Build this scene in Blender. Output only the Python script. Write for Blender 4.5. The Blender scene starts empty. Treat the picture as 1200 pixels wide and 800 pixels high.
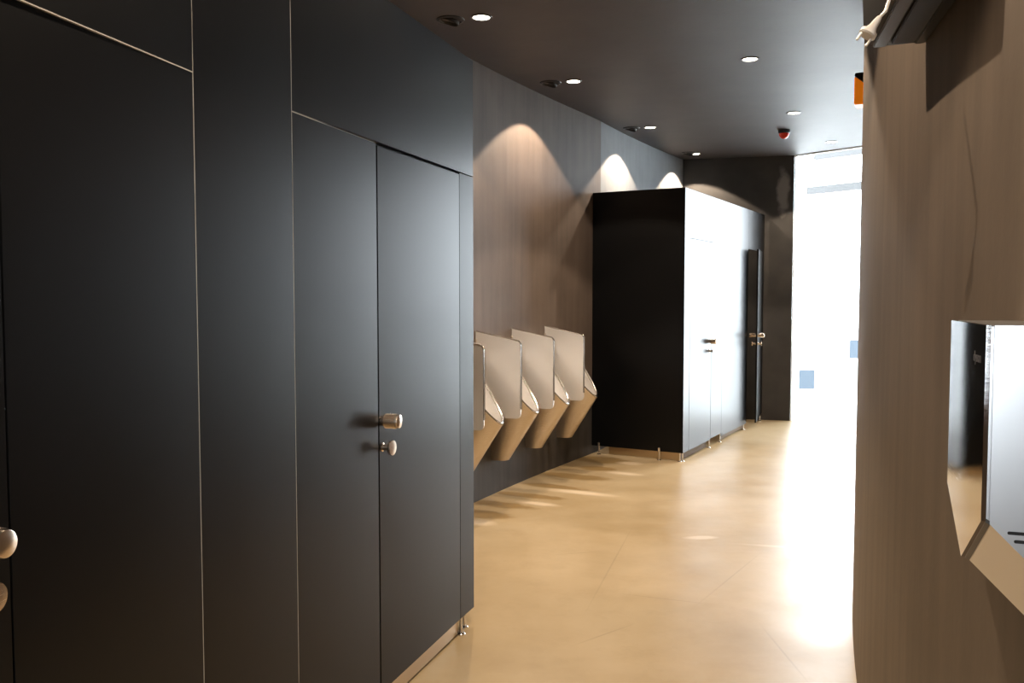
import bpy, bmesh, math, random
from mathutils import Vector, Matrix
random.seed(7)
SC = bpy.context.scene
COL = SC.collection
PI = math.pi

# ---------------------------------------------------------------- camera
cam_d = bpy.data.cameras.new('camera'); cam = bpy.data.objects.new('camera', cam_d); COL.objects.link(cam)
cam_d.sensor_width = 36; cam_d.lens = 1020 / 1200 * 36; cam_d.clip_start = 0.05
cam.location = (0, 0, 1.5); cam.rotation_euler = (PI/2 - math.atan(53/1020), 0, 0)
SC.camera = cam
SC.view_settings.view_transform = 'Standard'; SC.view_settings.look = 'None'
SC.view_settings.gamma = 1; SC.view_settings.use_curve_mapping = False
SC.view_settings.exposure = 0.0
# ---------------------------------------------------------------- sky
SKY = 16.0
w = bpy.data.worlds.new('sky'); SC.world = w; w.use_nodes = True
w.node_tree.nodes['Background'].inputs[0].default_value = (0.84, 0.93, 1.0, 1)
w.node_tree.nodes['Background'].inputs[1].default_value = SKY
def portal(name, p, q, z0, z1, nrm):
    d = bpy.data.lights.new(name, 'AREA'); d.shape = 'RECTANGLE'
    c = ((p[0]+q[0])/2, (p[1]+q[1])/2, (z0+z1)/2)
    d.size = math.hypot(q[0]-p[0], q[1]-p[1]); d.size_y = z1-z0; d.cycles.is_portal = True
    o = bpy.data.objects.new(name, d); COL.objects.link(o); o.location = c
    o.rotation_euler = Vector((nrm[0], nrm[1], 0)).to_track_quat('-Z', 'Z').to_euler()
G0, G1 = (3.355, 10.438), (4.47, 9.11)
portal('daylight_portal', G0, G1, 0, 3.17, (-0.766, -0.643))
portal('daylight_portal', (-0.75, -3.0), (0.15, -3.0), 0.9, 2.3, (0, 1))
SPOT_E = 130.0
SPOT_C = (1.0, 0.80, 0.60)

# ---------------------------------------------------------------- materials
def mat(name, base=(0.5,0.5,0.5), rough=0.5, metal=0.0, ior=1.5, emit=None, es=0):
    m = bpy.data.materials.new(name); m.use_nodes = True
    b = m.node_tree.nodes['Principled BSDF']
    b.inputs['Base Color'].default_value = (*base, 1); b.inputs['Roughness'].default_value = rough
    b.inputs['Metallic'].default_value = metal; b.inputs['IOR'].default_value = ior
    if emit: b.inputs['Emission Color'].default_value = (*emit, 1); b.inputs['Emission Strength'].default_value = es
    return m
class NT:
    def __init__(s, m):
        s.t = m.node_tree; s.b = s.t.nodes['Principled BSDF']
    def n(s, typ, **k):
        o = s.t.nodes.new(typ)
        for a, v in k.items():
            if isinstance(v, tuple) and hasattr(v[0], 'default_value'): pass
            setattr(o, a, v)
        return o
    def l(s, a, b): s.t.links.new(a, b)
    def pos(s, scale=(1,1,1)):
        g = s.n('ShaderNodeNewGeometry'); mp = s.n('ShaderNodeMapping'); mp.inputs['Scale'].default_value = scale
        s.l(g.outputs['Position'], mp.inputs['Vector']); return mp.outputs['Vector']
    def noise(s, vec, scale, detail=4, rough=0.55):
        o = s.n('ShaderNodeTexNoise'); o.inputs['Scale'].default_value = scale; o.inputs['Detail'].default_value = detail
        o.inputs['Roughness'].default_value = rough; s.l(vec, o.inputs['Vector']); return o.outputs['Fac']
    def ramp(s, fac, stops):
        r = s.n('ShaderNodeValToRGB'); e = r.color_ramp.elements
        while len(e) < len(stops): e.new(0.5)
        for i, (p, c) in enumerate(stops): e[i].position = p; e[i].color = (*c, 1) if len(c) == 3 else c
        s.l(fac, r.inputs[0]); return r.outputs[0]
    def mix(s, fac, a, b, bt='MIX'):
        o = s.n('ShaderNodeMix', data_type='RGBA', blend_type=bt)
        for i, v in ((0, fac), (6, a), (7, b)):
            if hasattr(v, 'is_output'): s.l(v, o.inputs[i])
            else: o.inputs[i].default_value = v if i == 0 else (*v, 1)
        return o.outputs[2]
    def math(s, op, a, b=0.0, c=None):
        o = s.n('ShaderNodeMath', operation=op)
        for i, v in enumerate((a, b) if c is None else (a, b, c)):
            if hasattr(v, 'is_output'): s.l(v, o.inputs[i])
            else: o.inputs[i].default_value = v
        return o.outputs[0]
    def bump(s, h, strength, dist=0.01):
        o = s.n('ShaderNodeBump'); o.inputs['Strength'].default_value = strength; o.inputs['Distance'].default_value = dist
        s.l(h, o.inputs['Height']); s.l(o.outputs[0], s.b.inputs['Normal'])

# polished concrete floor with its own stains and scuffs
M_floor = mat('polished_concrete', rough=0.3)
n = NT(M_floor); v = n.pos()
c1 = n.ramp(n.noise(v, 1.6, 6, .6), [(.3, (.31,.215,.10)), (.5, (.39,.28,.145)), (.7, (.46,.345,.20))])
c2 = n.mix(n.ramp(n.noise(v, 0.7, 3), [(.35,(0,0,0)), (.65,(.8,.8,.8))]), c1, (.49,.385,.24))
c3 = n.mix(n.math('MULTIPLY', n.ramp(n.noise(v, 4.5, 8, .7), [(.5,(0,0,0)), (.75,(1,1,1))]), .6), c2, (.36,.26,.14))
sep = n.n('ShaderNodeSeparateXYZ'); g = n.n('ShaderNodeNewGeometry'); n.l(g.outputs['Position'], sep.inputs[0])
wob = n.math('MULTIPLY', n.math('SUBTRACT', n.noise(v, 7, 4), .5), .9)
def ellipse(x, y, rx, ry, ang, soft, wb=1):
    ca, sa = math.cos(ang), math.sin(ang)
    dx = n.math('SUBTRACT', sep.outputs[0], x); dy = n.math('SUBTRACT', sep.outputs[1], y)
    u = n.math('ADD', n.math('MULTIPLY', dx, ca/rx), n.math('MULTIPLY', dy, sa/rx))
    q = n.math('ADD', n.math('MULTIPLY', dx, -sa/ry), n.math('MULTIPLY', dy, ca/ry))
    r = n.math('SQRT', n.math('ADD', n.math('MULTIPLY', u, u), n.math('MULTIPLY', q, q)))
    if wb: r = n.math('ADD', r, wob)
    mr = n.n('ShaderNodeMapRange'); n.l(r, mr.inputs[0]); mr.inputs[1].default_value = 1+soft; mr.inputs[2].default_value = 1-soft
    return mr.outputs[0]
STAINS = []   # filled below: (x, y, rx, ry, angle, softness, colour, strength)
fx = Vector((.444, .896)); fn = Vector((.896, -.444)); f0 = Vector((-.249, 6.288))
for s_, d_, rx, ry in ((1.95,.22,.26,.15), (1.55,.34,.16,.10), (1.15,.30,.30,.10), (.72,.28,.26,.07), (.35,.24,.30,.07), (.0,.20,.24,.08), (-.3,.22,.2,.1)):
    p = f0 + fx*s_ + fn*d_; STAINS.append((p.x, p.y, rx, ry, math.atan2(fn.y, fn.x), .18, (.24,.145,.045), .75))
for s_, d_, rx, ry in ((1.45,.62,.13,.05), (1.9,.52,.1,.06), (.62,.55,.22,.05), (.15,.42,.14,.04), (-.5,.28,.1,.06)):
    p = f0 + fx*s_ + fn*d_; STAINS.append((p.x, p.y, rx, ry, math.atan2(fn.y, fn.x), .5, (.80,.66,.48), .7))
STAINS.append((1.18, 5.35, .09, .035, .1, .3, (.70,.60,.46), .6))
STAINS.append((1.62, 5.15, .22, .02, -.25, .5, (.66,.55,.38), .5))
cur = c3
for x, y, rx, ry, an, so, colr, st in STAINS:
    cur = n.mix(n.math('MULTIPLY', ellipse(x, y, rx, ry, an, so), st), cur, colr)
# fine dark scratches, each a thin ellipse of its own
for (xa, ya), (xb, yb) in (((.32,3.72),(.50,3.87)), ((1.14,3.78),(1.15,3.42)), ((.45,4.42),(.70,5.3)), ((1.0,4.32),(1.33,4.83)), ((.62,4.3),(.9,4.2)), ((1.05,6.3),(1.4,6.4)), ((.3,5.0),(.5,5.05))):
    cx, cy = (xa+xb)/2, (ya+yb)/2; L_ = math.hypot(xb-xa, yb-ya)
    cur = n.mix(n.math('MULTIPLY', ellipse(cx, cy, L_/2, .0035, math.atan2(yb-ya, xb-xa), 1.0, 0), .35), cur, (.16,.11,.06))
n.l(cur, n.b.inputs['Base Color'])
n.l(n.ramp(n.noise(v, 3, 5), [(.3,(.31,.31,.31)), (.7,(.42,.42,.42))]), n.b.inputs['Roughness'])
n.bump(n.noise(v, 5, 4), .08, .01)

def plaster(name, lo, hi, rough=0.6, streak=0.5):
    m = mat(name, rough=rough); n = NT(m)
    a = n.noise(n.pos(), 2.2, 6, .6)
    st = n.noise(n.pos((14, 14, .9)), 1.0, 4, .55)
    fac = n.math('ADD', n.math('MULTIPLY', a, 1-streak), n.math('MULTIPLY', st, streak))
    n.l(n.ramp(fac, [(.32, lo), (.68, hi)]), n.b.inputs['Base Color'])
    n.bump(n.noise(n.pos(), 40, 3), .12, .004)
    return m
M_wall_l = plaster('brown_plaster', (.088,.067,.055), (.145,.111,.091))
# charcoal splash band painted on the wall below the urinals
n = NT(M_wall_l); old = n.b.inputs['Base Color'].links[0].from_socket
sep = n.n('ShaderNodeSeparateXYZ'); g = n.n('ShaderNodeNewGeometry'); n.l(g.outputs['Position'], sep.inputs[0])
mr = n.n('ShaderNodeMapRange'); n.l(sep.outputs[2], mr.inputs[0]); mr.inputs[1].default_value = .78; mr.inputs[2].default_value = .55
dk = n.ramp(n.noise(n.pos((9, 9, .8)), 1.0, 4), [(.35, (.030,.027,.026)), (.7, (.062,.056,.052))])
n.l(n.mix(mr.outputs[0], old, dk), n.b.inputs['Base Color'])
M_wall_r = plaster('umber_plaster', (.105,.079,.057), (.158,.121,.089), streak=.6)
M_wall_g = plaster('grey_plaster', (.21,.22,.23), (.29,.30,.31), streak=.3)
M_ceil = plaster('dark_ceiling_paint', (.058,.048,.045), (.075,.063,.059), rough=.53, streak=0)
M_end = mat('charcoal_plaster', rough=.6); n = NT(M_end)
v = n.pos(); base = n.ramp(n.noise(v, 3, 5), [(.3,(.022,.021,.020)), (.7,(.042,.038,.035))])
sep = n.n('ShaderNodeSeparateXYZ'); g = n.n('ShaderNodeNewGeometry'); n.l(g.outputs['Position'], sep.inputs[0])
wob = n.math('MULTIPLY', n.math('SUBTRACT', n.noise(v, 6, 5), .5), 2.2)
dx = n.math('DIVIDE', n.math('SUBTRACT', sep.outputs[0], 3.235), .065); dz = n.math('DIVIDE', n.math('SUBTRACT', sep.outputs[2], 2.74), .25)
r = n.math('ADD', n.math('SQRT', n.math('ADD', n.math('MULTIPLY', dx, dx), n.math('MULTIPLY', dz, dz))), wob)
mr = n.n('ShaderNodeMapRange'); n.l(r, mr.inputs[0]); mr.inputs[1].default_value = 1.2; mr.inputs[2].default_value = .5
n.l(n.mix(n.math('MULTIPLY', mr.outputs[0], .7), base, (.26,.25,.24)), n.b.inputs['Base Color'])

def laminate(name, col, rough):
    m = mat(name, col, rough); n = NT(m)
    return m
M_lam = laminate('black_laminate', (.0028,.0030,.0034), .30)
M_lam.node_tree.nodes['Principled BSDF'].inputs['IOR'].default_value = 1.30
M_edge = mat('panel_edge_grey', (.42,.39,.34), .4)
M_gap = mat('black_gasket', (.004,.004,.004), .7)
def steel(name, col, rough, sc=(3,3,160)):
    m = mat(name, col, rough, 1.0); n = NT(m)
    s = n.noise(n.pos(sc), 6, 3)
    n.l(n.ramp(s, [(.3,(rough*.8,)*3), (.7,(min(1,rough*1.25),)*3)]), n.b.inputs['Roughness'])
    n.bump(s, .03, .001)
    return m
M_steel = steel('brushed_steel', (.60,.53,.45), .32)
M_steel_l = steel('pale_satin_steel', (.84,.82,.80), .38)
M_steel_l.node_tree.nodes['Principled BSDF'].inputs['Metallic'].default_value = .5
M_chrome = mat('satin_chrome', (.72,.69,.66), .18, 1.0)
M_mirror = steel('polished_steel', (.66,.66,.67), .03)
M_nickel = mat('sprayed_nickel', (.60,.60,.61), .30, 1.0)
M_kick = mat('kick_plate_steel', (.56,.44,.29), .3, 1.0)
M_logo = mat('grey_print', (.07,.07,.07), .5)
M_bronze = mat('dark_bronze_board', (.13,.085,.045), .6, ior=1.2)
M_knob = steel('turned_steel', (.70,.60,.50), .22)
M_dark = mat('black_plastic', (.012,.012,.013), .35)
M_dgrey = mat('dark_grey_plastic', (.05,.047,.047), .3)
M_black = mat('matt_black', (.008,.008,.008), .6)
M_red = mat('red_lens', (.65,.03,.01), .25)
M_orange = mat('amber_lens', (1.0,.32,.01), .45, emit=(1.0,.25,.01), es=.35)
bn = M_orange.node_tree.nodes['Principled BSDF']; bn.inputs['Transmission Weight'].default_value = .0
M_white = mat('white_plastic', (.80,.76,.70), .4)
M_lamp = mat('lamp_glow', (.9,.9,.9), .4, emit=(1.0,.90,.76), es=14)
M_lens = mat('glass_lens', (.6,.6,.6), .1, 1.0)
M_curb = plaster('screed_curb', (.30,.21,.11), (.42,.31,.18), rough=.5, streak=0)
M_frame = mat('white_aluminium', (.80,.80,.80), .4)
M_pave = plaster('pale_paving', (.66,.66,.64), (.74,.74,.72), rough=.8, streak=0)
M_pale = mat('white_stone', (.75,.76,.77), .7)
M_transom = mat('grey_painted_steel', (.062,.062,.062), .7)
M_blue = mat('blue_grey_panel', (.030,.043,.058), .7)
M_glass = bpy.data.materials.new('window_glass'); M_glass.use_nodes = True
t = M_glass.node_tree; t.nodes.clear()
o_ = t.nodes.new('ShaderNodeOutputMaterial'); mx = t.nodes.new('ShaderNodeMixShader'); tr = t.nodes.new('ShaderNodeBsdfTransparent')
gl = t.nodes.new('ShaderNodeBsdfGlossy'); gl.inputs['Roughness'].default_value = .02; fr = t.nodes.new('ShaderNodeFresnel'); fr.inputs[0].default_value = 1.35
t.links.new(fr.outputs[0], mx.inputs[0]); t.links.new(tr.outputs[0], mx.inputs[1]); t.links.new(gl.outputs[0], mx.inputs[2]); t.links.new(mx.outputs[0], o_.inputs[0])

# ---------------------------------------------------------------- helpers
def obj(name, bm, m, parent=None, smooth=False):
    bmesh.ops.recalc_face_normals(bm, faces=bm.faces)
    me = bpy.data.meshes.new(name); bm.to_mesh(me); bm.free()
    if smooth:
        for p in me.polygons: p.use_smooth = True
        try: me.set_sharp_from_angle(angle=math.radians(35))
        except Exception: pass
    me.materials.append(m)
    o = bpy.data.objects.new(name, me); COL.objects.link(o)
    if parent: o.parent = parent; o.matrix_parent_inverse = Matrix.Identity(4)
    return o
def thing(name, label, cat, group=None, loc=(0,0,0), rz=0):
    o = bpy.data.objects.new(name, None); COL.objects.link(o); o.empty_display_size = .1
    o.location = loc; o.rotation_euler = (0,0,rz); o['label'] = label; o['category'] = cat
    if group: o['group'] = group
    return o
def tag(o, label, cat, group=None):
    o['label'] = label; o['category'] = cat
    if group: o['group'] = group
    return o
def struct(name, bm, m, parent=None, label=None, smooth=False):
    o = obj(name, bm, m, parent, smooth)
    if not parent: o['kind'] = 'structure'
    if label: o['label'] = label
    return o
def copy_thing(root, loc, rz, label=None):
    r = root.copy(); COL.objects.link(r); r.location = loc; r.rotation_euler = (0,0,rz)
    if label: r['label'] = label
    for ch in list(root.children):
        c = ch.copy(); COL.objects.link(c); c.parent = r
        for g_ in list(ch.children):
            d = g_.copy(); COL.objects.link(d); d.parent = c
    return r
def prism(bm, pts, z0, z1, bevel=0):
    """pts: plan polygon; z0/z1 heights"""
    nf0 = set(bm.faces)
    lo = [bm.verts.new((p[0], p[1], z0)) for p in pts]; hi = [bm.verts.new((p[0], p[1], z1)) for p in pts]
    k = len(pts)
    fs = [bm.faces.new(lo[::-1]), bm.faces.new(hi)]
    for i in range(k): fs.append(bm.faces.new((lo[i], lo[(i+1)%k], hi[(i+1)%k], hi[i])))
    if bevel:
        es = list({e for f_ in fs for e in f_.edges})
        bmesh.ops.bevel(bm, geom=es, offset=bevel, segments=1, affect='EDGES', profile=.5)
    return bm
def box(bm, c, s, bevel=0, rz=0):
    x, y, z = s[0]/2, s[1]/2, s[2]/2; ca, sa = math.cos(rz), math.sin(rz)
    pts = [(c[0]+ca*a-sa*b, c[1]+sa*a+ca*b) for a, b in ((-x,-y),(x,-y),(x,y),(-x,y))]
    return prism(bm, pts, c[2]-z, c[2]+z, bevel)
def slab(bm, a, b, th, z0, z1, bevel=0.0015, inset=0.0):
    """upright board whose visible face runs from a to b; thickness goes to the left of a->b"""
    a, b = Vector(a[:2]), Vector(b[:2]); d = (b-a).normalized(); nl = Vector((-d.y, d.x))
    a = a + d*inset; b = b - d*inset
    return prism(bm, [a, b, b+nl*th, a+nl*th], z0, z1, bevel)
def lathe(bm, prof, seg=32, M=None, cap=True):
    M = M or Matrix.Identity(4); rings = []
    for r, z in prof:
        rings.append([bm.verts.new(M @ Vector((r*math.cos(2*PI*i/seg), r*math.sin(2*PI*i/seg), z))) for i in range(seg)] if r > 1e-6 else [bm.verts.new(M @ Vector((0,0,z)))])
    for a, b in zip(rings, rings[1:]):
        for i in range(seg):
            j = (i+1) % seg
            if len(a) == 1 and len(b) == 1: continue
            if len(a) == 1: bm.faces.new((a[0], b[j], b[i]))
            elif len(b) == 1: bm.faces.new((a[i], a[j], b[0]))
            else: bm.faces.new((a[i], a[j], b[j], b[i]))
    return bm
def axis_matrix(p, d):
    d = Vector(d).normalized(); return Matrix.Translation(Vector(p)) @ d.to_track_quat('Z', 'Y').to_matrix().to_4x4()
def tube(bm, pts, r, seg=10, closed=False):
    pts = [Vector(p) for p in pts]; k = len(pts); rings = []
    up = None
    for i, p in enumerate(pts):
        a = pts[(i-1) % k] if (closed or i > 0) else p; b = pts[(i+1) % k] if (closed or i < k-1) else p
        tdir = (b-a).normalized()
        if up is None: up = tdir.orthogonal().normalized()
        up = (up - tdir*up.dot(tdir)).normalized(); sd = tdir.cross(up)
        rr = r[i] if isinstance(r, (list, tuple)) else r
        rings.append([bm.verts.new(p + up*rr*math.cos(2*PI*q/seg) + sd*rr*math.sin(2*PI*q/seg)) for q in range(seg)])
    for i in range(k if closed else k-1):
        a, b = rings[i], rings[(i+1) % k]
        for q in range(seg): bm.faces.new((a[q], a[(q+1)%seg], b[(q+1)%seg], b[q]))
    if not closed: bm.faces.new(rings[0][::-1]); bm.faces.new(rings[-1])
    return bm
def B(): return bmesh.new()

# ---------------------------------------------------------------- the curved corridor, concentric arcs about C
C = Vector((22.0, -4.15))
def ang(p): return math.atan2(p[1]-C.y, C.x-p[0])
def pol(R, a): return Vector((C.x - R*math.cos(a), C.y + R*math.sin(a)))
def fwd(a): return Vector((math.sin(a), math.cos(a)))
def toC(a): return Vector((math.cos(a), -math.sin(a)))
HC = 3.17
aE = ang((2.09, 10.762)); aW = ang((.747, 8.305))
def Rwall(a): return 24.59 if a < aW else 24.59 + (a-aW)/(aE-aW)*.28
N = 60
a0 = 0.047
left = [pol(Rwall(a0+(aE-a0)*i/N), a0+(aE-a0)*i/N) for i in range(N+1)]
T = Vector((1.642, 4.125)); C2 = Vector((18.36, -2.53)); R2 = (C2-T).length
aT2 = math.atan2(T.y-C2.y, C2.x-T.x)
right = []
for i in range(41):
    a = -0.025 + (aT2+0.025)*i/40; right.append(Vector((C2.x-R2*math.cos(a), C2.y+R2*math.sin(a))))
aT = ang(T); aG = ang(G1)
for i in range(1, 31):
    a = aT + (aG-aT)*i/30; right.append(pol(21.976, a))
def ribbon(pts, off, z0, z1):
    bm = B(); rows = []
    for i, p in enumerate(pts):
        a = pts[max(i-1,0)]; b = pts[min(i+1,len(pts)-1)]; d = (b-a).normalized(); nl = Vector((-d.y, d.x))*off
        q = p + nl
        rows.append([bm.verts.new((p.x,p.y,z0)), bm.verts.new((p.x,p.y,z1)), bm.verts.new((q.x,q.y,z1)), bm.verts.new((q.x,q.y,z0))])
    for r0, r1 in zip(rows, rows[1:]):
        for k in range(4): bm.faces.new((r0[k], r1[k], r1[(k+1)%4], r0[(k+1)%4]))
    bm.faces.new(rows[0]); bm.faces.new(rows[-1][::-1])
    return bm
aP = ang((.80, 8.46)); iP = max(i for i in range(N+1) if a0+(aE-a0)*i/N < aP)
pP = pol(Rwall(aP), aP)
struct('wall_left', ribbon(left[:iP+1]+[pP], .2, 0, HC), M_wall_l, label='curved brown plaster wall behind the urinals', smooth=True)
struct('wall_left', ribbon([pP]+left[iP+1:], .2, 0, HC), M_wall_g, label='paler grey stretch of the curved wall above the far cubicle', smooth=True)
struct('wall_right', ribbon(right, -.2, 0, HC), M_wall_r, label='convex curved umber plaster wall with vertical streaks', smooth=True)
bm = B(); E0 = left[-1]; E1 = Vector(G0); prism(bm, [E0, E1, E1+Vector((.02,.16)), E0+Vector((-.25,.22))], 0, HC)
struct('wall_end', bm, M_end, label='charcoal end wall with a pale patch near its top')
outline = [l + Vector((-.2, .02)) for l in left] + [Vector((2.2,11.0)), E1+Vector((.03,.16)), Vector(G1)+Vector((.12,.14))] + [r + Vector((.19,-.02)) for r in right[::-1]]
bm = B(); prism(bm, outline, HC, HC+.15); struct('ceiling', bm, M_ceil, label='dark painted ceiling with recessed lights')
bm = B(); prism(bm, outline, -.12, 0); struct('floor', bm, M_floor, label='tan polished concrete floor with stains and scuffs')

# glazing at the far end and behind the camera
def glazing(idx, p, q, z_tr, label, trs=(), mull=()):
    p, q = Vector(p), Vector(q); d = (q-p).normalized(); nl = Vector((-d.y, d.x)); L = (q-p).length
    bm = B(); slab(bm, p, p+d*.012, .05, 0, HC, .001); slab(bm, q-d*.06, q, .06, 0, HC, .003)
    slab(bm, p+d*.012, q-d*.06, .05, HC-.012, HC, .001)
    fr_ = struct('window_%d' % idx, bm, M_frame, label=label)
    
    xs = [0.012] + [m_ for m_ in mull] + [L-.06]
    for m_ in mull:
        bm = B(); slab(bm, p+d*(m_-.025), p+d*(m_+.025), .05, 0, z_tr-.045, .003); obj('mullion', bm, M_frame, fr_)
    for x0, x1 in zip(xs, xs[1:]):
        bm = B(); slab(bm, p+d*(x0+.0)+nl*.03, p+d*x1+nl*.03, .008, .005, z_tr-.045, 0); obj('pane', bm, M_glass, fr_)
    bm = B(); slab(bm, p+d*.012+nl*.03, q-d*.06+nl*.03, .008, z_tr-.041, HC-.012, 0); obj('pane', bm, M_glass, fr_)
    return fr_, d, nl
gz, gd, gn = glazing(1, G0, G1, 2.70, 'white framed glazed end of the corridor, blown out by daylight')
bm = B(); pc = Vector(G0)+gd*.93-gn*.03; box(bm, (pc.x, pc.y, 2.76), (.06,.05,.16), .004, math.atan2(gd.y, gd.x)); obj('door_closer', bm, M_dgrey, gz)
bm = B(); prism(bm, [(-2.75,-3.2),(-.75,-3.2),(-.75,-3.0),(-2.75,-3.0)], 0, HC); prism(bm, [(.15,-3.2),(.5,-3.2),(.5,-3.0),(.15,-3.0)], 0, HC)
prism(bm, [(-.75,-3.2),(.15,-3.2),(.15,-3.0),(-.75,-3.0)], 0, .9); prism(bm, [(-.75,-3.2),(.15,-3.2),(.15,-3.0),(-.75,-3.0)], 2.3, HC)
struct('wall_back', bm, M_wall_r, label='plaster wall behind the camera with a window')
bm = B()
for x0, x1, z0, z1 in ((-.75,-.71,.9,2.3),(.11,.15,.9,2.3),(-.71,.11,.9,.94),(-.71,.11,2.26,2.3)): prism(bm, [(x0,-3.12),(x1,-3.12),(x1,-3.06),(x0,-3.06)], z0, z1)
w2 = struct('window_2', bm, M_frame, label='window behind the camera')
bm = B(); prism(bm, [(-.71,-3.094),(.11,-3.094),(.11,-3.086),(-.71,-3.086)], .94, 2.26); obj('pane', bm, M_glass, w2)

# outside
cn = thing('transom_frame', 'pale grey beams of a canopy frame moved outside the glazed end to catch the sky', 'transom')  # transom and head bar of the glazing, set outdoors so the sky brightens them
cq = Vector((4.06, 11.97))
def beam(xa, xb, ya, yb, z0, z1, name):
    bm = B(); slab(bm, Vector((xa, ya)), Vector((xb, yb)), .08, z0, z1, .004); obj(name, bm, M_transom, cn)
cd = gd
b0 = Vector(((942-600)/1020*12.0, 12.0)); b1 = b0 + gd*2.2
beam(b0.x, b1.x, b0.y, b1.y, 2.89, 2.99, 'beam')
c0 = Vector(((950-600)/1020*12.0, 12.0)); c1_ = c0 + gd*2.2
beam(c0.x, c1_.x, c0.y, c1_.y, 3.36, 3.43, 'beam')
for q_ in (b1,):
    bm = B(); box(bm, (q_.x, q_.y, 1.65), (.09,.09,3.56), .004, math.atan2(gd.y, gd.x)); obj('post', bm, M_transom, cn)
bm = B(); prism(bm, [(-40,-40),(60,-40),(60,60),(-40,60)], -.3, -.13); struct('ground', bm, M_pave, label='pale sunlit paving outside')
def kiosk(px0, px1, d, ztop, zp0, zp1, pxp0, pxp1, label):
    x0, x1 = (px0-600)/1020*d, (px1-600)/1020*d; p0, p1 = (pxp0-600)/1020*d, (pxp1-600)/1020*d
    r_ = thing('outdoor_counter', label, 'counter', None, ((x0+x1)/2, d+.3, -.13)); cx = (x0+x1)/2
    bm = B(); box(bm, (0,0,(ztop+.13-.05)/2), (x1-x0-.06,.55,ztop+.13-.05), .01); obj('body', bm, M_pale, r_)
    bm = B(); box(bm, (0,0,ztop+.13-.025), (x1-x0,.62,.05), .008); obj('counter_top', bm, M_pale, r_)
    bm = B(); box(bm, ((p0+p1)/2-cx, -.285, (zp0+zp1)/2+.13), (p1-p0, .02, zp1-zp0), .003); o = obj('panel', bm, M_blue, r_); o['label'] = 'blue grey panel'
kiosk(926, 964, 13.4, .80, .07, .36, 938, 956, 'low white counter with a blue-grey panel outside the glazed end, left one')
kiosk(988, 1060, 13.9, 1.0, .51, .80, 997, 1030, 'white counter with a higher blue-grey panel outside, beside the right wall')

# ---------------------------------------------------------------- toilet cubicles
def knob_set(door, P, nrm, zk=1.06):
    """cylindrical knob and thumb turn on point P (plan) pointing along nrm"""
    nrm = Vector((nrm[0], nrm[1], 0)).normalized(); P = Vector((P[0], P[1], zk))
    bm = B(); M = axis_matrix(P, nrm)
    lathe(bm, [(0,-.001),(.018,-.001),(.018,.014),(.0255,.016),(.0255,.066),(.0235,.072),(.0225,.0725),(.0,.0735)], 32, M)
    for k in range(16):
        z = .020 + .0027*k
        lathe(bm, [(.0255,z-.0008),(.0264,z),(.0255,z+.0008)], 32, M)
    o = obj('handle', bm, M_knob, door, True); o['label'] = 'ribbed cylindrical steel knob'
    bm = B(); M = axis_matrix(P - Vector((0,0,.095)), nrm)
    lathe(bm, [(0,-.001),(.016,-.001),(.016,.006),(.011,.008),(.011,.034),(.0265,.036),(.0275,.040),(.0265,.046),(0,.048)], 28, M)
    o2 = obj('lock', bm, M_knob, door, True); o2['label'] = 'round thumb-turn lock'
def foot(P, root, top=.10, brk=None, nl=None):
    bm = B(); x, y = P
    lathe(bm, [(0,0),(.020,0),(.020,.004),(.016,.008),(.0075,.009),(.0075,top)], 20, Matrix.Translation((x,y,0)))
    lathe(bm, [(0,top-.001),(.0075,top-.001),(0,top)], 20, Matrix.Translation((x,y,0)))
    o = obj('foot', bm, M_chrome, root, True)
    if brk is not None:
        bm = B(); c = Vector(P)+Vector(brk)*0; box(bm, (x, y, top+.012), (.03,.02,.036), .002, nl or 0); obj('bracket', bm, M_chrome, o)
    return o
ZB, ZD, ZT = .08, 2.03, 2.54
PT = .018
# left run: facet corners on the arc (plan points at R = 23.6), nearest last-but-behind first
RF = 23.595
aj = {k: ang(p) for k, p in dict(A=(-.932,1.548), J1=(-.78,2.096), J2=(-.638,2.526), D0=(-.472,3.047), D1=(-.22,3.766), K=(-.166,3.914)).items()}
aA = aj['A']
P = {k: pol(RF, a) for k, a in aj.items()}
P['Z1'] = pol(RF, aA - .72/RF); P['Z2'] = pol(RF, aA - 1.5/RF); P['Z3'] = pol(RF, aA - 2.4/RF); P['Z4'] = pol(RF, aA - 3.3/RF)
def panel(name, a, b, z0, z1, root, m=M_lam, label=None, ins=.0012):
    bm = B(); slab(bm, a, b, PT, z0, z1, .0008, ins); o = obj(name, bm, m, root)
    if label: o['label'] = label
    return o
def strip(a, b, z0, z1, root):       # thin pale joint profile standing between two boards
    bm = B(); slab(bm, a, b, .003, z0, z1, 0); obj('joint_strip', bm, M_edge, root)
def vstrip(p, nxt, z0, z1, root, wd=.0013):
    d = (nxt-p).normalized(); nl = Vector((-d.y, d.x)); c = p - nl*.0006
    bm = B(); slab(bm, c-d*wd/2, c+d*wd/2, .006, z0, z1, 0); obj('joint_strip', bm, M_edge, root)
def hstrip(a, b, z, root, wd=.0016):
    d = (b-a).normalized(); nl = Vector((-d.y, d.x)); bm = B()
    slab(bm, a-nl*.0006, b-nl*.0006, .006, z-wd/2, z+wd/2, 0); obj('joint_strip', bm, M_edge, root)
CORE = M_gap

s1 = thing('toilet_cubicle', 'near black toilet cubicle, its door knob at the left photo edge', 'cubicle')
s2 = thing('toilet_cubicle', 'black toilet cubicle with a closed door and ribbed knob, next to the urinals', 'cubicle')
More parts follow.
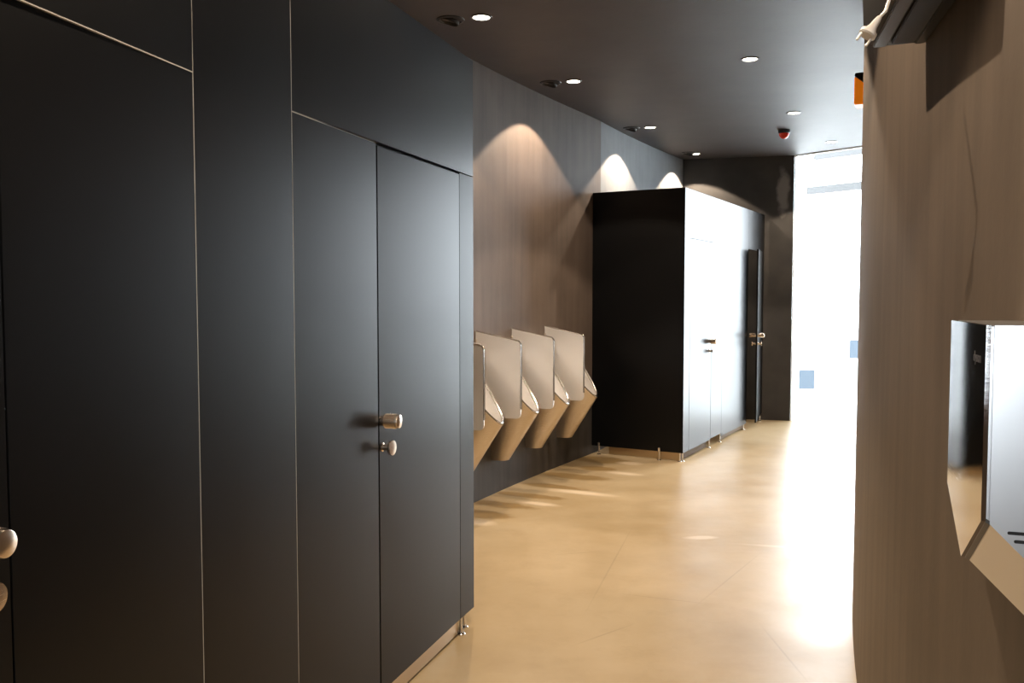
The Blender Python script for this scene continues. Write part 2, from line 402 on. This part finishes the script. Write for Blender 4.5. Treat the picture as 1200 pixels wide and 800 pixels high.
# first cubicle
panel('panel', P['Z4'], P['Z3'], ZB, ZT, s1); panel('panel', P['Z3'], P['Z2'], ZB, ZT, s1)
panel('panel', P['Z2'], P['Z1'], ZB, ZT, s1)
dr = panel('door', P['Z1'], P['A'], ZB, ZD-.004, s1, ins=.003)
d = (P['A']-P['Z1']).normalized(); nrm = Vector((d.y, -d.x))
knob_set(dr, P['A']-d*.085, nrm, 1.085)
panel('header_panel', P['Z1'], P['J1'], ZD, ZT, s1); hstrip(P['Z1'], P['J1'], ZD-.001, s1, .0026)
panel('panel', P['A'], P['J1'], ZB, ZD-.002, s1)
vstrip(P['J1'], P['J2'], ZB, ZT, s1)
panel('pilaster', P['J1'], P['J2'], ZB, ZT, s1)
vstrip(P['J2'], P['D0'], ZB, ZT, s1)
# second cubicle
panel('panel', P['J2'], P['D0'], ZB, ZD-.002, s2); hstrip(P['J2'], P['D0'], ZD-.001, s2, .0018)
panel('header_panel', P['J2'], P['K'], ZD+.002, ZT, s2)
d = (P['D1']-P['D0']).normalized(); nrm = Vector((d.y, -d.x))
dr = panel('door', P['D0']+d*.006, P['D1']-d*.0005, ZB, ZD-.007, s2)
knob_set(dr, P['D0']+d*.022, nrm)
panel('panel', P['D1']+d*.0008, P['K'], ZB, ZD-.001, s2)
bm = B(); nl = Vector((-d.y, d.x)); slab(bm, P['D0']+nl*.02-d*.01, P['D1']+nl*.02, .006, ZB, ZD+.02, 0); obj('door_stop', bm, M_gap, s2)
dK = (P['K']-P['D1']).normalized(); nK = Vector((-dK.y, dK.x)); nK0 = nK
bm = B(); q = P['K']; e = P['K']+nK*.965; slab(bm, q - dK*PT + nK*PT, e - dK*PT, PT, ZB, ZT, .0008) ; bmesh.ops.translate(bm, verts=bm.verts, vec=(dK.x*PT*0, dK.y*PT*0, 0)); obj('side_panel', bm, M_lam, s2)
q = P['J1']; dj = (P['J2']-P['J1']).normalized(); nj = Vector((-dj.y, dj.x))
bm = B(); slab(bm, q+dj*.06+nj*.02, q+dj*.06+nj*.95, PT, ZB, ZT, 0); obj('side_panel', bm, M_lam, s1)
for k, root in ((P['K']-dK*.05+nK*.03, s2), (P['K']-dK*.13+nK*.010, s2), (P['D0']-d*.05+nl*.006, s2), (P['J2']+dj*.03+nl*.010, s2), (P['J1']+dj*.05+nj*.010, s1), (P['A']+d*.05+nl*.010, s1)):
    foot(k, root)
foot(P['K']-dK*.02+nK*.75, s2)
# steel kick plates just behind the bottom edge of the boards
def kick(pts, root, z0=.010, z1=.074, th=.003):
    bm = B()
    for p0, p1 in zip(pts, pts[1:]): slab(bm, p0, p1, th, z0, z1, 0)
    return obj('kick_plate', bm, M_kick, root)
kick([pol(RF+.016, aA-1.6/RF), pol(RF+.016, aA-.8/RF), pol(RF+.016, aj['J1'])], s1)
kick([pol(RF+.016, aj['J1']), pol(RF+.016, aj['J2'])], s1)
kick([pol(RF+.016, aj['J2']), pol(RF+.016, aj['D0']), pol(RF+.016, aj['K']-.155/RF)], s2)

# far run
F0 = Vector((1.545, 7.815)); F1 = Vector((3.035, 10.50)); dF = (F1-F0).normalized(); nF = Vector((-dF.y, dF.x)); LF = (F1-F0).length
ZT2 = 2.47
def F(t, off=0): return F0 + dF*t + nF*off
s3 = thing('toilet_cubicle', 'far toilet cubicle beyond the urinals, black side panel and closed pale shining front', 'cubicle')
s4 = thing('toilet_cubicle', 'last toilet cubicle by the end wall, its door standing ajar', 'cubicle')
bm = B(); slab(bm, F(0, PT), F(0, .985), PT, ZB, ZT2, .0008); bmesh.ops.translate(bm, verts=bm.verts, vec=(dF.x*PT, dF.y*PT, 0)); obj('side_panel', bm, M_lam, s3)
panel('panel', F(0), F(.17), ZB, ZT2, s3)
dr = panel('door', F(.174), F(.866), ZB, ZD-.004, s3); knob_set(dr, F(.80), -nF)
panel('header_panel', F(.17), F(1.26), ZD, ZT2, s3)
panel('panel', F(.87), F(1.26), ZB+.01, ZD-.002, s3)
panel('panel', F(1.26), F(2.29), ZB-.02, ZT2, s4)
panel('header_panel', F(2.29), F(LF-.02), ZD, ZT2, s4)
panel('panel', F(2.985), F(LF-.02), ZB, ZD-.002, s4)
bm = B(); slab(bm, F(1.25, .03), F(1.25, .95), PT, ZB, ZT2, 0); obj('side_panel', bm, M_lam, s4)
H = F(2.98); th = math.atan2(dF.x, dF.y) - math.radians(9.2); dd = Vector((math.sin(th), math.cos(th)))
dr = panel('door', H - dd*.67, H - dd*.004, ZB-.01, ZD-.004, s4); nd = Vector((dd.y, -dd.x))
knob_set(dr, H - dd*.63, nd); knob_set(dr, H - dd*.63 - nd*PT, -nd)
nFp = math.atan2(dF.y, dF.x)
foot(F(.03,.012), s3); foot(F(0,.03)+dF*.009, s3)
foot(F(.85,.01), s3); foot(F(1.24,.01), s3); foot(F(2.2,.01), s4); foot(F(2.99,.01), s4)
for off in (.82, .22):
    foot(F(-.004, off), s3, .085, (0,0), nFp)
for p_, q_, rt in ((.03,.83,s3),(1.30,2.25,s4)):
    bm = B(); slab(bm, F(p_,.028), F(q_,.028), .003, .010, .074, 0); obj('kick_plate', bm, M_bronze, rt)
bm = B(); slab(bm, F(.028,.03), F(.028,.73), .003, .008, .076, 0); obj('kick_plate', bm, M_kick, s3)

# ---------------------------------------------------------------- urinals and dividers (local: +X away from wall, Y along the wall, origin on the wall at floor)
def make_urinal():
    r_ = thing('urinal', '', 'urinal', 'steel urinals along the curved wall')
    K = 28
    def ring(hw, dep, zf, pw=.85):
        return [(dep*max(math.sin(PI*i/K),0)**pw, -hw*math.cos(PI*i/K), zf(dep*max(math.sin(PI*i/K),0)**pw)) for i in range(K+1)]
    rim = ring(.165, .355, lambda x: 1.08 - 1.27*x)
    inn = ring(.150, .338, lambda x: 1.075 - 1.27*x)
    bm = B(); rows = []
    bot = ring(.062, .115, lambda x: .265, .6)
    for k in range(9):
        u = k/8; e = u
        rows.append([bm.verts.new((a[0]*(1-e)+b[0]*e, a[1]*(1-e**1.15)+b[1]*e**1.15, a[2]*(1-e)+b[2]*e)) for a, b in zip(rim, bot)])
    for a, b in zip(rows, rows[1:]):
        for i in range(K): bm.faces.new((a[i], a[i+1], b[i+1], b[i]))
    bm.faces.new(rows[-1])
    obj('body', bm, M_steel, r_, True)
    bm = B(); rows = []
    ib = ring(.05, .12, lambda x: .50, .7)
    for k in range(9):
        u = k/8; e = u**1.0; bul = 1-(1-u)**2
        rows.append([bm.verts.new((a[0]*(1-u**1.7)+b[0]*u**1.7, a[1]*(1-u**2)+b[1]*u**2, a[2]*(1-e)+b[2]*e)) for a, b in zip(inn, ib)])
    for a, b in zip(rows, rows[1:]):
        for i in range(K): bm.faces.new((a[i], a[i+1], b[i+1], b[i]))
    bm.faces.new(rows[-1])
    # back plate inside the bowl
    bw = [bm.verts.new((.004, y, z)) for y, z in ((-.15,1.075),(.15,1.075),(.05,.50),(-.05,.50))]; bm.faces.new(bw)
    obj('basin', bm, M_steel_l, r_, True)
    bm = B(); mid = [((a[0]+b[0])/2, (a[1]+b[1])/2, (a[2]+b[2])/2+.002) for a, b in zip(rim, inn)]
    tube(bm, [(max(x,.004),y,z) for x, y, z in mid], .009, 10); obj('rim', bm, M_chrome, r_, True)
    bm = B(); lathe(bm, [(0,0),(.022,0),(.02,.004),(0,.005)], 16, Matrix.Translation((.06,0,.502))); obj('drain', bm, M_chrome, r_, True)
    return r_
def rrect(w_, z0, z1l, z1r, r=.035, k=6):
    pts = [(0, z0), ]
    for i in range(k+1): a = -PI/2 + PI/2*i/k; pts.append((w_-r+r*math.cos(a), z0+r+r*math.sin(a)))
    for i in range(k+1): a = PI/2*i/k; pts.append((w_-r+r*math.cos(a), z1r-r+r*math.sin(a)))
    pts.append((0, z1l)); return pts
def make_divider():
    r_ = thing('urinal_divider', '', 'divider', 'steel dividers between the urinals')
    bm = B(); pts = rrect(.36, .63, 1.25, 1.185)
    lo = [bm.verts.new((x, -.006, z)) for x, z in pts]; hi = [bm.verts.new((x, .006, z)) for x, z in pts]
    k = len(pts); bm.faces.new(lo); bm.faces.new(hi[::-1])
    for i in range(k): bm.faces.new((lo[i], lo[(i+1)%k], hi[(i+1)%k], hi[i]))
    es = [e for e in bm.edges if abs(e.verts[0].co.y - e.verts[1].co.y) < 1e-6]
    bmesh.ops.bevel(bm, geom=es, offset=.003, segments=2, affect='EDGES')
    obj('blade', bm, M_steel_l, r_, True)
    bm = B(); tube(bm, [(.004,0,1.249)]+[(x,0,z) for x, z in pts[::-1][1:8]]+[(.36,0,.70)], .0075, 8); obj('rolled_edge', bm, M_chrome, r_, True)
    bm = B(); box(bm, (.006,0,.94), (.010,.05,.50), .003); obj('wall_flange', bm, M_steel, r_)
    return r_
aU = ang((-.249, 6.288))
def wall_at(s): a = aU + s/24.59; p = pol(Rwall(a), a); nr = toC(a); return (p.x, p.y, 0), math.atan2(nr.y, nr.x)
ul = ['steel urinal nearest the black cubicle, half hidden by its edge', 'second steel urinal from the near cubicle', 'third steel urinal from the near cubicle', 'last steel urinal, next to the far cubicle\'s black side']
dl = ['nearest steel divider, mostly hidden behind the cubicle edge', 'second steel divider, left of the second urinal', 'third steel divider, left of the third urinal', 'farthest steel divider, left of the last urinal']
u0 = make_urinal(); d0 = make_divider()
for i, s_ in enumerate((-.30, .31, .91, 1.51)):
    loc, rz = wall_at(s_)
    if i == 0: u0.location = loc; u0.rotation_euler = (0,0,rz); u0['label'] = ul[0]
    else: copy_thing(u0, loc, rz, ul[i])
for i, s_ in enumerate((-.60, 0.0, .60, 1.21)):
    loc, rz = wall_at(s_)
    if i == 0: d0.location = loc; d0.rotation_euler = (0,0,rz); d0['label'] = dl[0]
    else: copy_thing(d0, loc, rz, dl[i])
loc, rz = wall_at(.52); nr = Vector((math.cos(rz), math.sin(rz), 0)); tg = Vector((-nr.y, nr.x, 0)); L0 = Vector(loc)
bm = B(); tube(bm, [L0+nr*.002+Vector((0,0,.50)), L0+nr*.03+Vector((0,0,.46)), L0+nr*.035+Vector((0,0,.38)), L0+nr*.04-tg*.02+Vector((0,0,.31))], .005, 8)
tag(obj('wall_cable', bm, M_white, None, True), 'short pale cable end hanging from the wall between urinals', 'cable')

# ---------------------------------------------------------------- ceiling lights
def spot(parent, z=-.012):
    d_ = bpy.data.lights.new('lamp', 'SPOT'); d_.energy = SPOT_E; d_.color = SPOT_C; d_.spot_size = math.radians(112); d_.spot_blend = .12; d_.shadow_soft_size = .012
    o = bpy.data.objects.new('lamp', d_); COL.objects.link(o); o.parent = parent; o.location = (0,0,z); return o
def make_downlight():
    r_ = thing('downlight', '', 'light', 'lit round recessed downlights')
    bm = B(); lathe(bm, [(.050,0),(.066,0),(.064,-.005),(.052,-.006),(.050,0)], 32); obj('trim_ring', bm, M_dgrey, r_, True)
    bm = B(); lathe(bm, [(0,-.003),(.050,-.003),(.050,0),(0,0)], 32); obj('diffuser', bm, M_lamp, r_, True)
    spot(r_)
    return r_
lab = {
 'a': 'lit downlight nearest the black cubicles, at the top of the photo', 'b': 'second lit downlight over the urinals', 'c': 'third lit downlight along the left wall, above the far cubicle',
 'd': 'farthest lit downlight of the left row, over the far cubicles', 'e': 'nearest lit downlight in the middle of the ceiling', 'f': 'middle lit downlight of the right row, before the red detector',
 'g': 'farthest downlight of the right row, near the bright glazed end'}
LP = [('a',-.184,5.31),('b',.478,6.865),('c',1.368,8.713),('d',2.153,10.314),('e',1.678,6.231),('f',2.567,8.031),('g',3.455,9.523)]
dn = make_downlight()
for i, (k, x, y) in enumerate(LP):
    if i == 0: dn.location = (x,y,HC); dn['label'] = lab[k]
    else: copy_thing(dn, (x,y,HC), 0, lab[k])
for x, y, q_ in ((.88,4.35,'just ahead of the camera, above the picture'),(.15,2.45,'nearly above the camera'),(-.42,.55,'right behind the camera'),(-.75,-1.4,'near the back window')):       # the same row runs on over the camera
    copy_thing(dn, (x,y,HC), 0, 'lit downlight of the middle row ' + q_)
def make_gimbal():
    r_ = thing('wall_washer', '', 'light', 'unlit black adjustable ceiling spots')
    bm = B(); lathe(bm, [(.062,0),(.086,0),(.084,-.006),(.070,-.010),(.062,-.004),(.062,0)], 32); obj('trim_ring', bm, M_dark, r_, True)
    bm = B(); M = Matrix.Rotation(math.radians(18), 4, 'Y')
    lathe(bm, [(0,-.004),(.040,-.004),(.052,-.020),(.056,-.018),(.056,.0),(0,.0)], 28, M); obj('lamp_cup', bm, M_black, r_, True)
    bm = B(); lathe(bm, [(0,-.012),(.010,-.013),(.011,-.008),(0,-.006)], 16, Matrix.Translation((.045,.0,-.004))); obj('lens', bm, M_lens, r_, True)
    return r_
gm = make_gimbal()
GL = ['unlit black recessed spot beside the nearest lit downlight', 'unlit black recessed spot left of the second downlight', 'unlit black recessed spot left of the third downlight', 'farthest unlit black recessed spot at the end wall']
for i, (x, y) in enumerate(((-.372,5.358),(.301,6.919),(1.188,8.757),(2.06,10.25))):
    if i == 0: gm.location = (x,y,HC); gm['label'] = GL[0]
    else: copy_thing(gm, (x,y,HC), 0, GL[i])
# red fire beacon on the ceiling
r_ = thing('fire_detector', 'small black ceiling detector with a red domed lens', 'detector', None, (2.74, 8.86, HC))
bm = B(); lathe(bm, [(0,0),(.060,0),(.058,-.030),(.052,-.034),(0,-.034)], 28); obj('base', bm, M_dark, r_, True)
bm = B(); lathe(bm, [(.050,-.034),(.048,-.052),(.036,-.074),(.018,-.086),(0,-.088)], 28); obj('lens', bm, M_red, r_, True)
# amber lamp on the right wall
a = ang((2.25, 5.62)); pw = pol(21.976, a); nr = -toC(a); rz = math.atan2(nr.y, nr.x)
r_ = thing('warning_lamp', 'amber and black lamp box peeking out behind the curved right wall, high up', 'lamp', None, (pw.x, pw.y, 2.81), rz)
bm = B(); prof = [(-.10,-.098),(.10,-.098),(.10,.088)]
def wedge(bm, tri, y0, y1):
    lo = [bm.verts.new((x, y0, z)) for x, z in tri]; hi = [bm.verts.new((x, y1, z)) for x, z in tri]; k = len(tri)
    bm.faces.new(lo); bm.faces.new(hi[::-1])
    for i in range(k): bm.faces.new((lo[i], lo[(i+1)%k], hi[(i+1)%k], hi[i]))
wedge(bm, [(.0,-.098),(.118,-.098),(.118,.078),(.0,-.020)], -.07, .07); bmesh.ops.bevel(bm, geom=bm.edges[:], offset=.006, segments=2, affect='EDGES'); obj('lens', bm, M_orange, r_, True)
bm = B(); wedge(bm, [(.0,-.016),(.118,.082),(.112,.098),(.0,.098)], -.072, .072); obj('housing', bm, M_dark, r_)
bm = B(); box(bm, (.004,0,0), (.010,.10,.16), .003); obj('back_plate', bm, M_dark, r_)

# ---------------------------------------------------------------- hand dryer on the right wall
e1 = Vector((.627,1.15)); e2 = Vector((.7045,1.395)); dl_ = (e2-e1).normalized(); WD = (e2-e1).length; nb = Vector((dl_.y, -dl_.x))   # nb points to the wall
yaw = math.atan2(dl_.y, dl_.x)
r_ = thing('hand_dryer', 'polished steel hand dryer with a V shaped bottom on the right wall', 'hand dryer', None, (e1.x, e1.y, 1.07), yaw)
# local: x along the wall (away), -y towards the wall, z up
zt, zs, zv = 1.4617-1.07, 1.20-1.07, 1.115-1.07
def vprof(drop=0, ins=0): return [(ins, zt-ins), (ins, zs-drop), (WD/2, zv-drop), (WD-ins, zs-drop), (WD-ins, zt-ins)]
def loft(bm, sec, bev=0):
    rings = [[bm.verts.new((x, y, z)) for x, z in pr] for y, pr in sec]; k = len(rings[0])
    bm.faces.new(rings[0]); bm.faces.new(rings[-1][::-1])
    for a_, b_ in zip(rings, rings[1:]):
        for i in range(k): bm.faces.new((a_[i], a_[(i+1)%k], b_[(i+1)%k], b_[i]))
    if bev: bmesh.ops.bevel(bm, geom=[e for e in bm.edges if len(e.link_faces)==2 and e.calc_face_angle(0) > .3], offset=bev, segments=2, affect='EDGES')
bm = B(); loft(bm, [(0, vprof()), (-.006, vprof())], .0012); o = obj('front_cover', bm, M_mirror, r_, True); o['label'] = 'mirror polished front'
fc = bpy.data.curves.new('logo', 'FONT'); fc.body = 'dyson'; fc.size = .021; fc.extrude = .0002; fc.align_x = 'CENTER'
to = bpy.data.objects.new('logo_text', fc); COL.objects.link(to); dg = bpy.context.evaluated_depsgraph_get(); dg.update()
lm = bpy.data.meshes.new_from_object(to.evaluated_get(dg)); bpy.data.objects.remove(to)
lm.transform(Matrix.Translation((.052, .0003, zt-.052)) @ Matrix.Rotation(PI, 4, 'Z') @ Matrix.Rotation(PI/2, 4, 'X'))
lm.materials.clear(); lm.materials.append(M_logo); lo_ = bpy.data.objects.new('logo', lm); COL.objects.link(lo_); lo_.parent = r_
bm = B(); loft(bm, [(-.006, vprof(0,.002)), (-.010, vprof(.003,.002))]); obj('seal', bm, M_nickel, r_)
bm = B(); loft(bm, [(-.0055, [(-.0006,zs+.004),(WD/2,zv+.004),(WD+.0006,zs+.004),(WD+.0006,zs-.0008),(WD/2,zv-.0012),(-.0006,zs-.0008)]), (-.0105, [(-.0006,zs+.001),(WD/2,zv+.001),(WD+.0006,zs+.001),(WD+.0006,zs-.005),(WD/2,zv-.006),(-.0006,zs-.005)])]); obj('gasket', bm, M_dgrey, r_)
bm = B(); loft(bm, [(-.010, vprof(.003)), (-.105, vprof(.10))], .0015); o = obj('body', bm, M_nickel, r_, True); o['label'] = 'satin silver side housing'
for yy, zz in ((-.036, zs-.0135), (-.044, zs-.0245)):
    bm = B(); 
    for yk in (0,):
        pts = []
        for i in range(16):
            t_ = 2*PI*i/16; sx = .012 if math.cos(t_) > 0 else -.012
            pts.append((yy-.010+sx+.0022*math.cos(t_)*-1*-1, zz+.0022*math.sin(t_)))
        lo = [bm.verts.new((-.0012, y, z)) for y, z in pts]; hi = [bm.verts.new((.001, y, z)) for y, z in pts]
        bm.faces.new(lo); bm.faces.new(hi[::-1])
        for i in range(16): bm.faces.new((lo[i], lo[(i+1)%16], hi[(i+1)%16], hi[i]))
    obj('air_slot', bm, M_black, r_)

# ---------------------------------------------------------------- black air unit and its plug, top right
def wall_pt(px):
    k_ = (px-600)/1020; dr_ = Vector((k_, math.cos(math.atan(53/1020)))).normalized()
    # camera ray against the near right arc
    b_ = dr_.dot(-C2); c_ = C2.length_squared - R2*R2; dist = -b_ - math.sqrt(b_*b_-c_); return dr_*dist
wp = wall_pt(1076)
UD = .135
tt = math.atan2(wp.y-C2.y, C2.x-wp.x); tdir = Vector((math.sin(tt), math.cos(tt))); 
yaw = math.atan2(-tdir.y, -tdir.x)      # local +x runs towards the camera along the wall, +y towards the wall?
r_ = thing('air_conditioner', 'black wall unit seen from below at the top right', 'air conditioner', None, (wp.x, wp.y, 2.09), yaw)
# local +x: back towards the camera; local -y: away from the wall (checked: rotate (0,-1) by yaw)
LU = (wall_pt(1140)-wp).length; HU = .27
sg = -1
prof = [(0.0,0),(UD-.03,-.004),(UD-.008,.008),(UD,.035),(UD+.005,.15),(UD-.02,HU-.02),(UD-.05,HU),(0.0,HU)]
nw = Vector((-math.sin(yaw), math.cos(yaw)))          # local +y in plan
sg = 1 if (nw.dot(Vector((-1,0))) > 0) else -1          # pick the side facing the corridor
def extr(bm, prof, x0, x1, bev=0):
    lo = [bm.verts.new((x0, sg*y, z)) for y, z in prof]; hi = [bm.verts.new((x1, sg*y, z)) for y, z in prof]; k = len(prof)
    bm.faces.new(lo); bm.faces.new(hi[::-1])
    for i in range(k): bm.faces.new((lo[i], lo[(i+1)%k], hi[(i+1)%k], hi[i]))
    if bev: bmesh.ops.bevel(bm, geom=bm.edges[:], offset=bev, segments=2, affect='EDGES')
bm = B(); extr(bm, prof, 0, LU); obj('casing', bm, M_black, r_, True)
bm = B(); extr(bm, [(.030,-.0125),(.082,-.0145),(.082,-.003),(.030,-.003)], .05, LU-.05, .002); obj('louver', bm, M_black, r_)
bm = B(); extr(bm, [(.086,-.009),(.116,-.010),(.116,-.002),(.086,-.002)], .012, LU-.012, .002); obj('under_trim', bm, M_dgrey, r_)
bm = B(); extr(bm, [(.002,-.006),(.026,-.008),(.026,-.001),(.002,-.001)], .012, LU-.012, .002); obj('under_trim', bm, M_dark, r_)
# plug on a cable
def px3(x, y, dist):
    p_ = math.atan(53/1020); X=(x-600)/1020; v_=-(y-400)/1020
    d_ = Vector((X, math.cos(p_)+v_*math.sin(p_), -math.sin(p_)+v_*math.cos(p_))); return Vector((0,0,1.5)) + d_*dist
DP = 1.35
r_ = thing('power_plug', 'white two-pin plug dangling on its cable below the black wall unit', 'plug')
A_ = px3(1031,20,DP); Bp = px3(1016,41,DP); ax = (Bp-A_).normalized()
bm = B(); tube(bm, [px3(1044,-70,DP+.10), px3(1043,-30,DP+.04), px3(1042,0,DP), px3(1038,13,DP), A_], .0026, 8); obj('cable', bm, M_white, r_, True)
bm = B(); tube(bm, [A_, A_+ax*.006, A_+ax*.018, A_+ax*.026, A_+ax*.028, Bp, Bp+ax*.002], [.0036,.0050,.0065,.0095,.0130,.0138,.011], 16); obj('plug_body', bm, M_white, r_, True)
sd = ax.cross(Vector((0,1,0))).normalized()
for s_ in (-1, 1):
    q = Bp + sd*.0085*s_; bm = B(); tube(bm, [q, q+ax*.015, q+ax*.016], [.0022,.0022,.0012], 10); o = obj('prong', bm, M_white, r_, True)
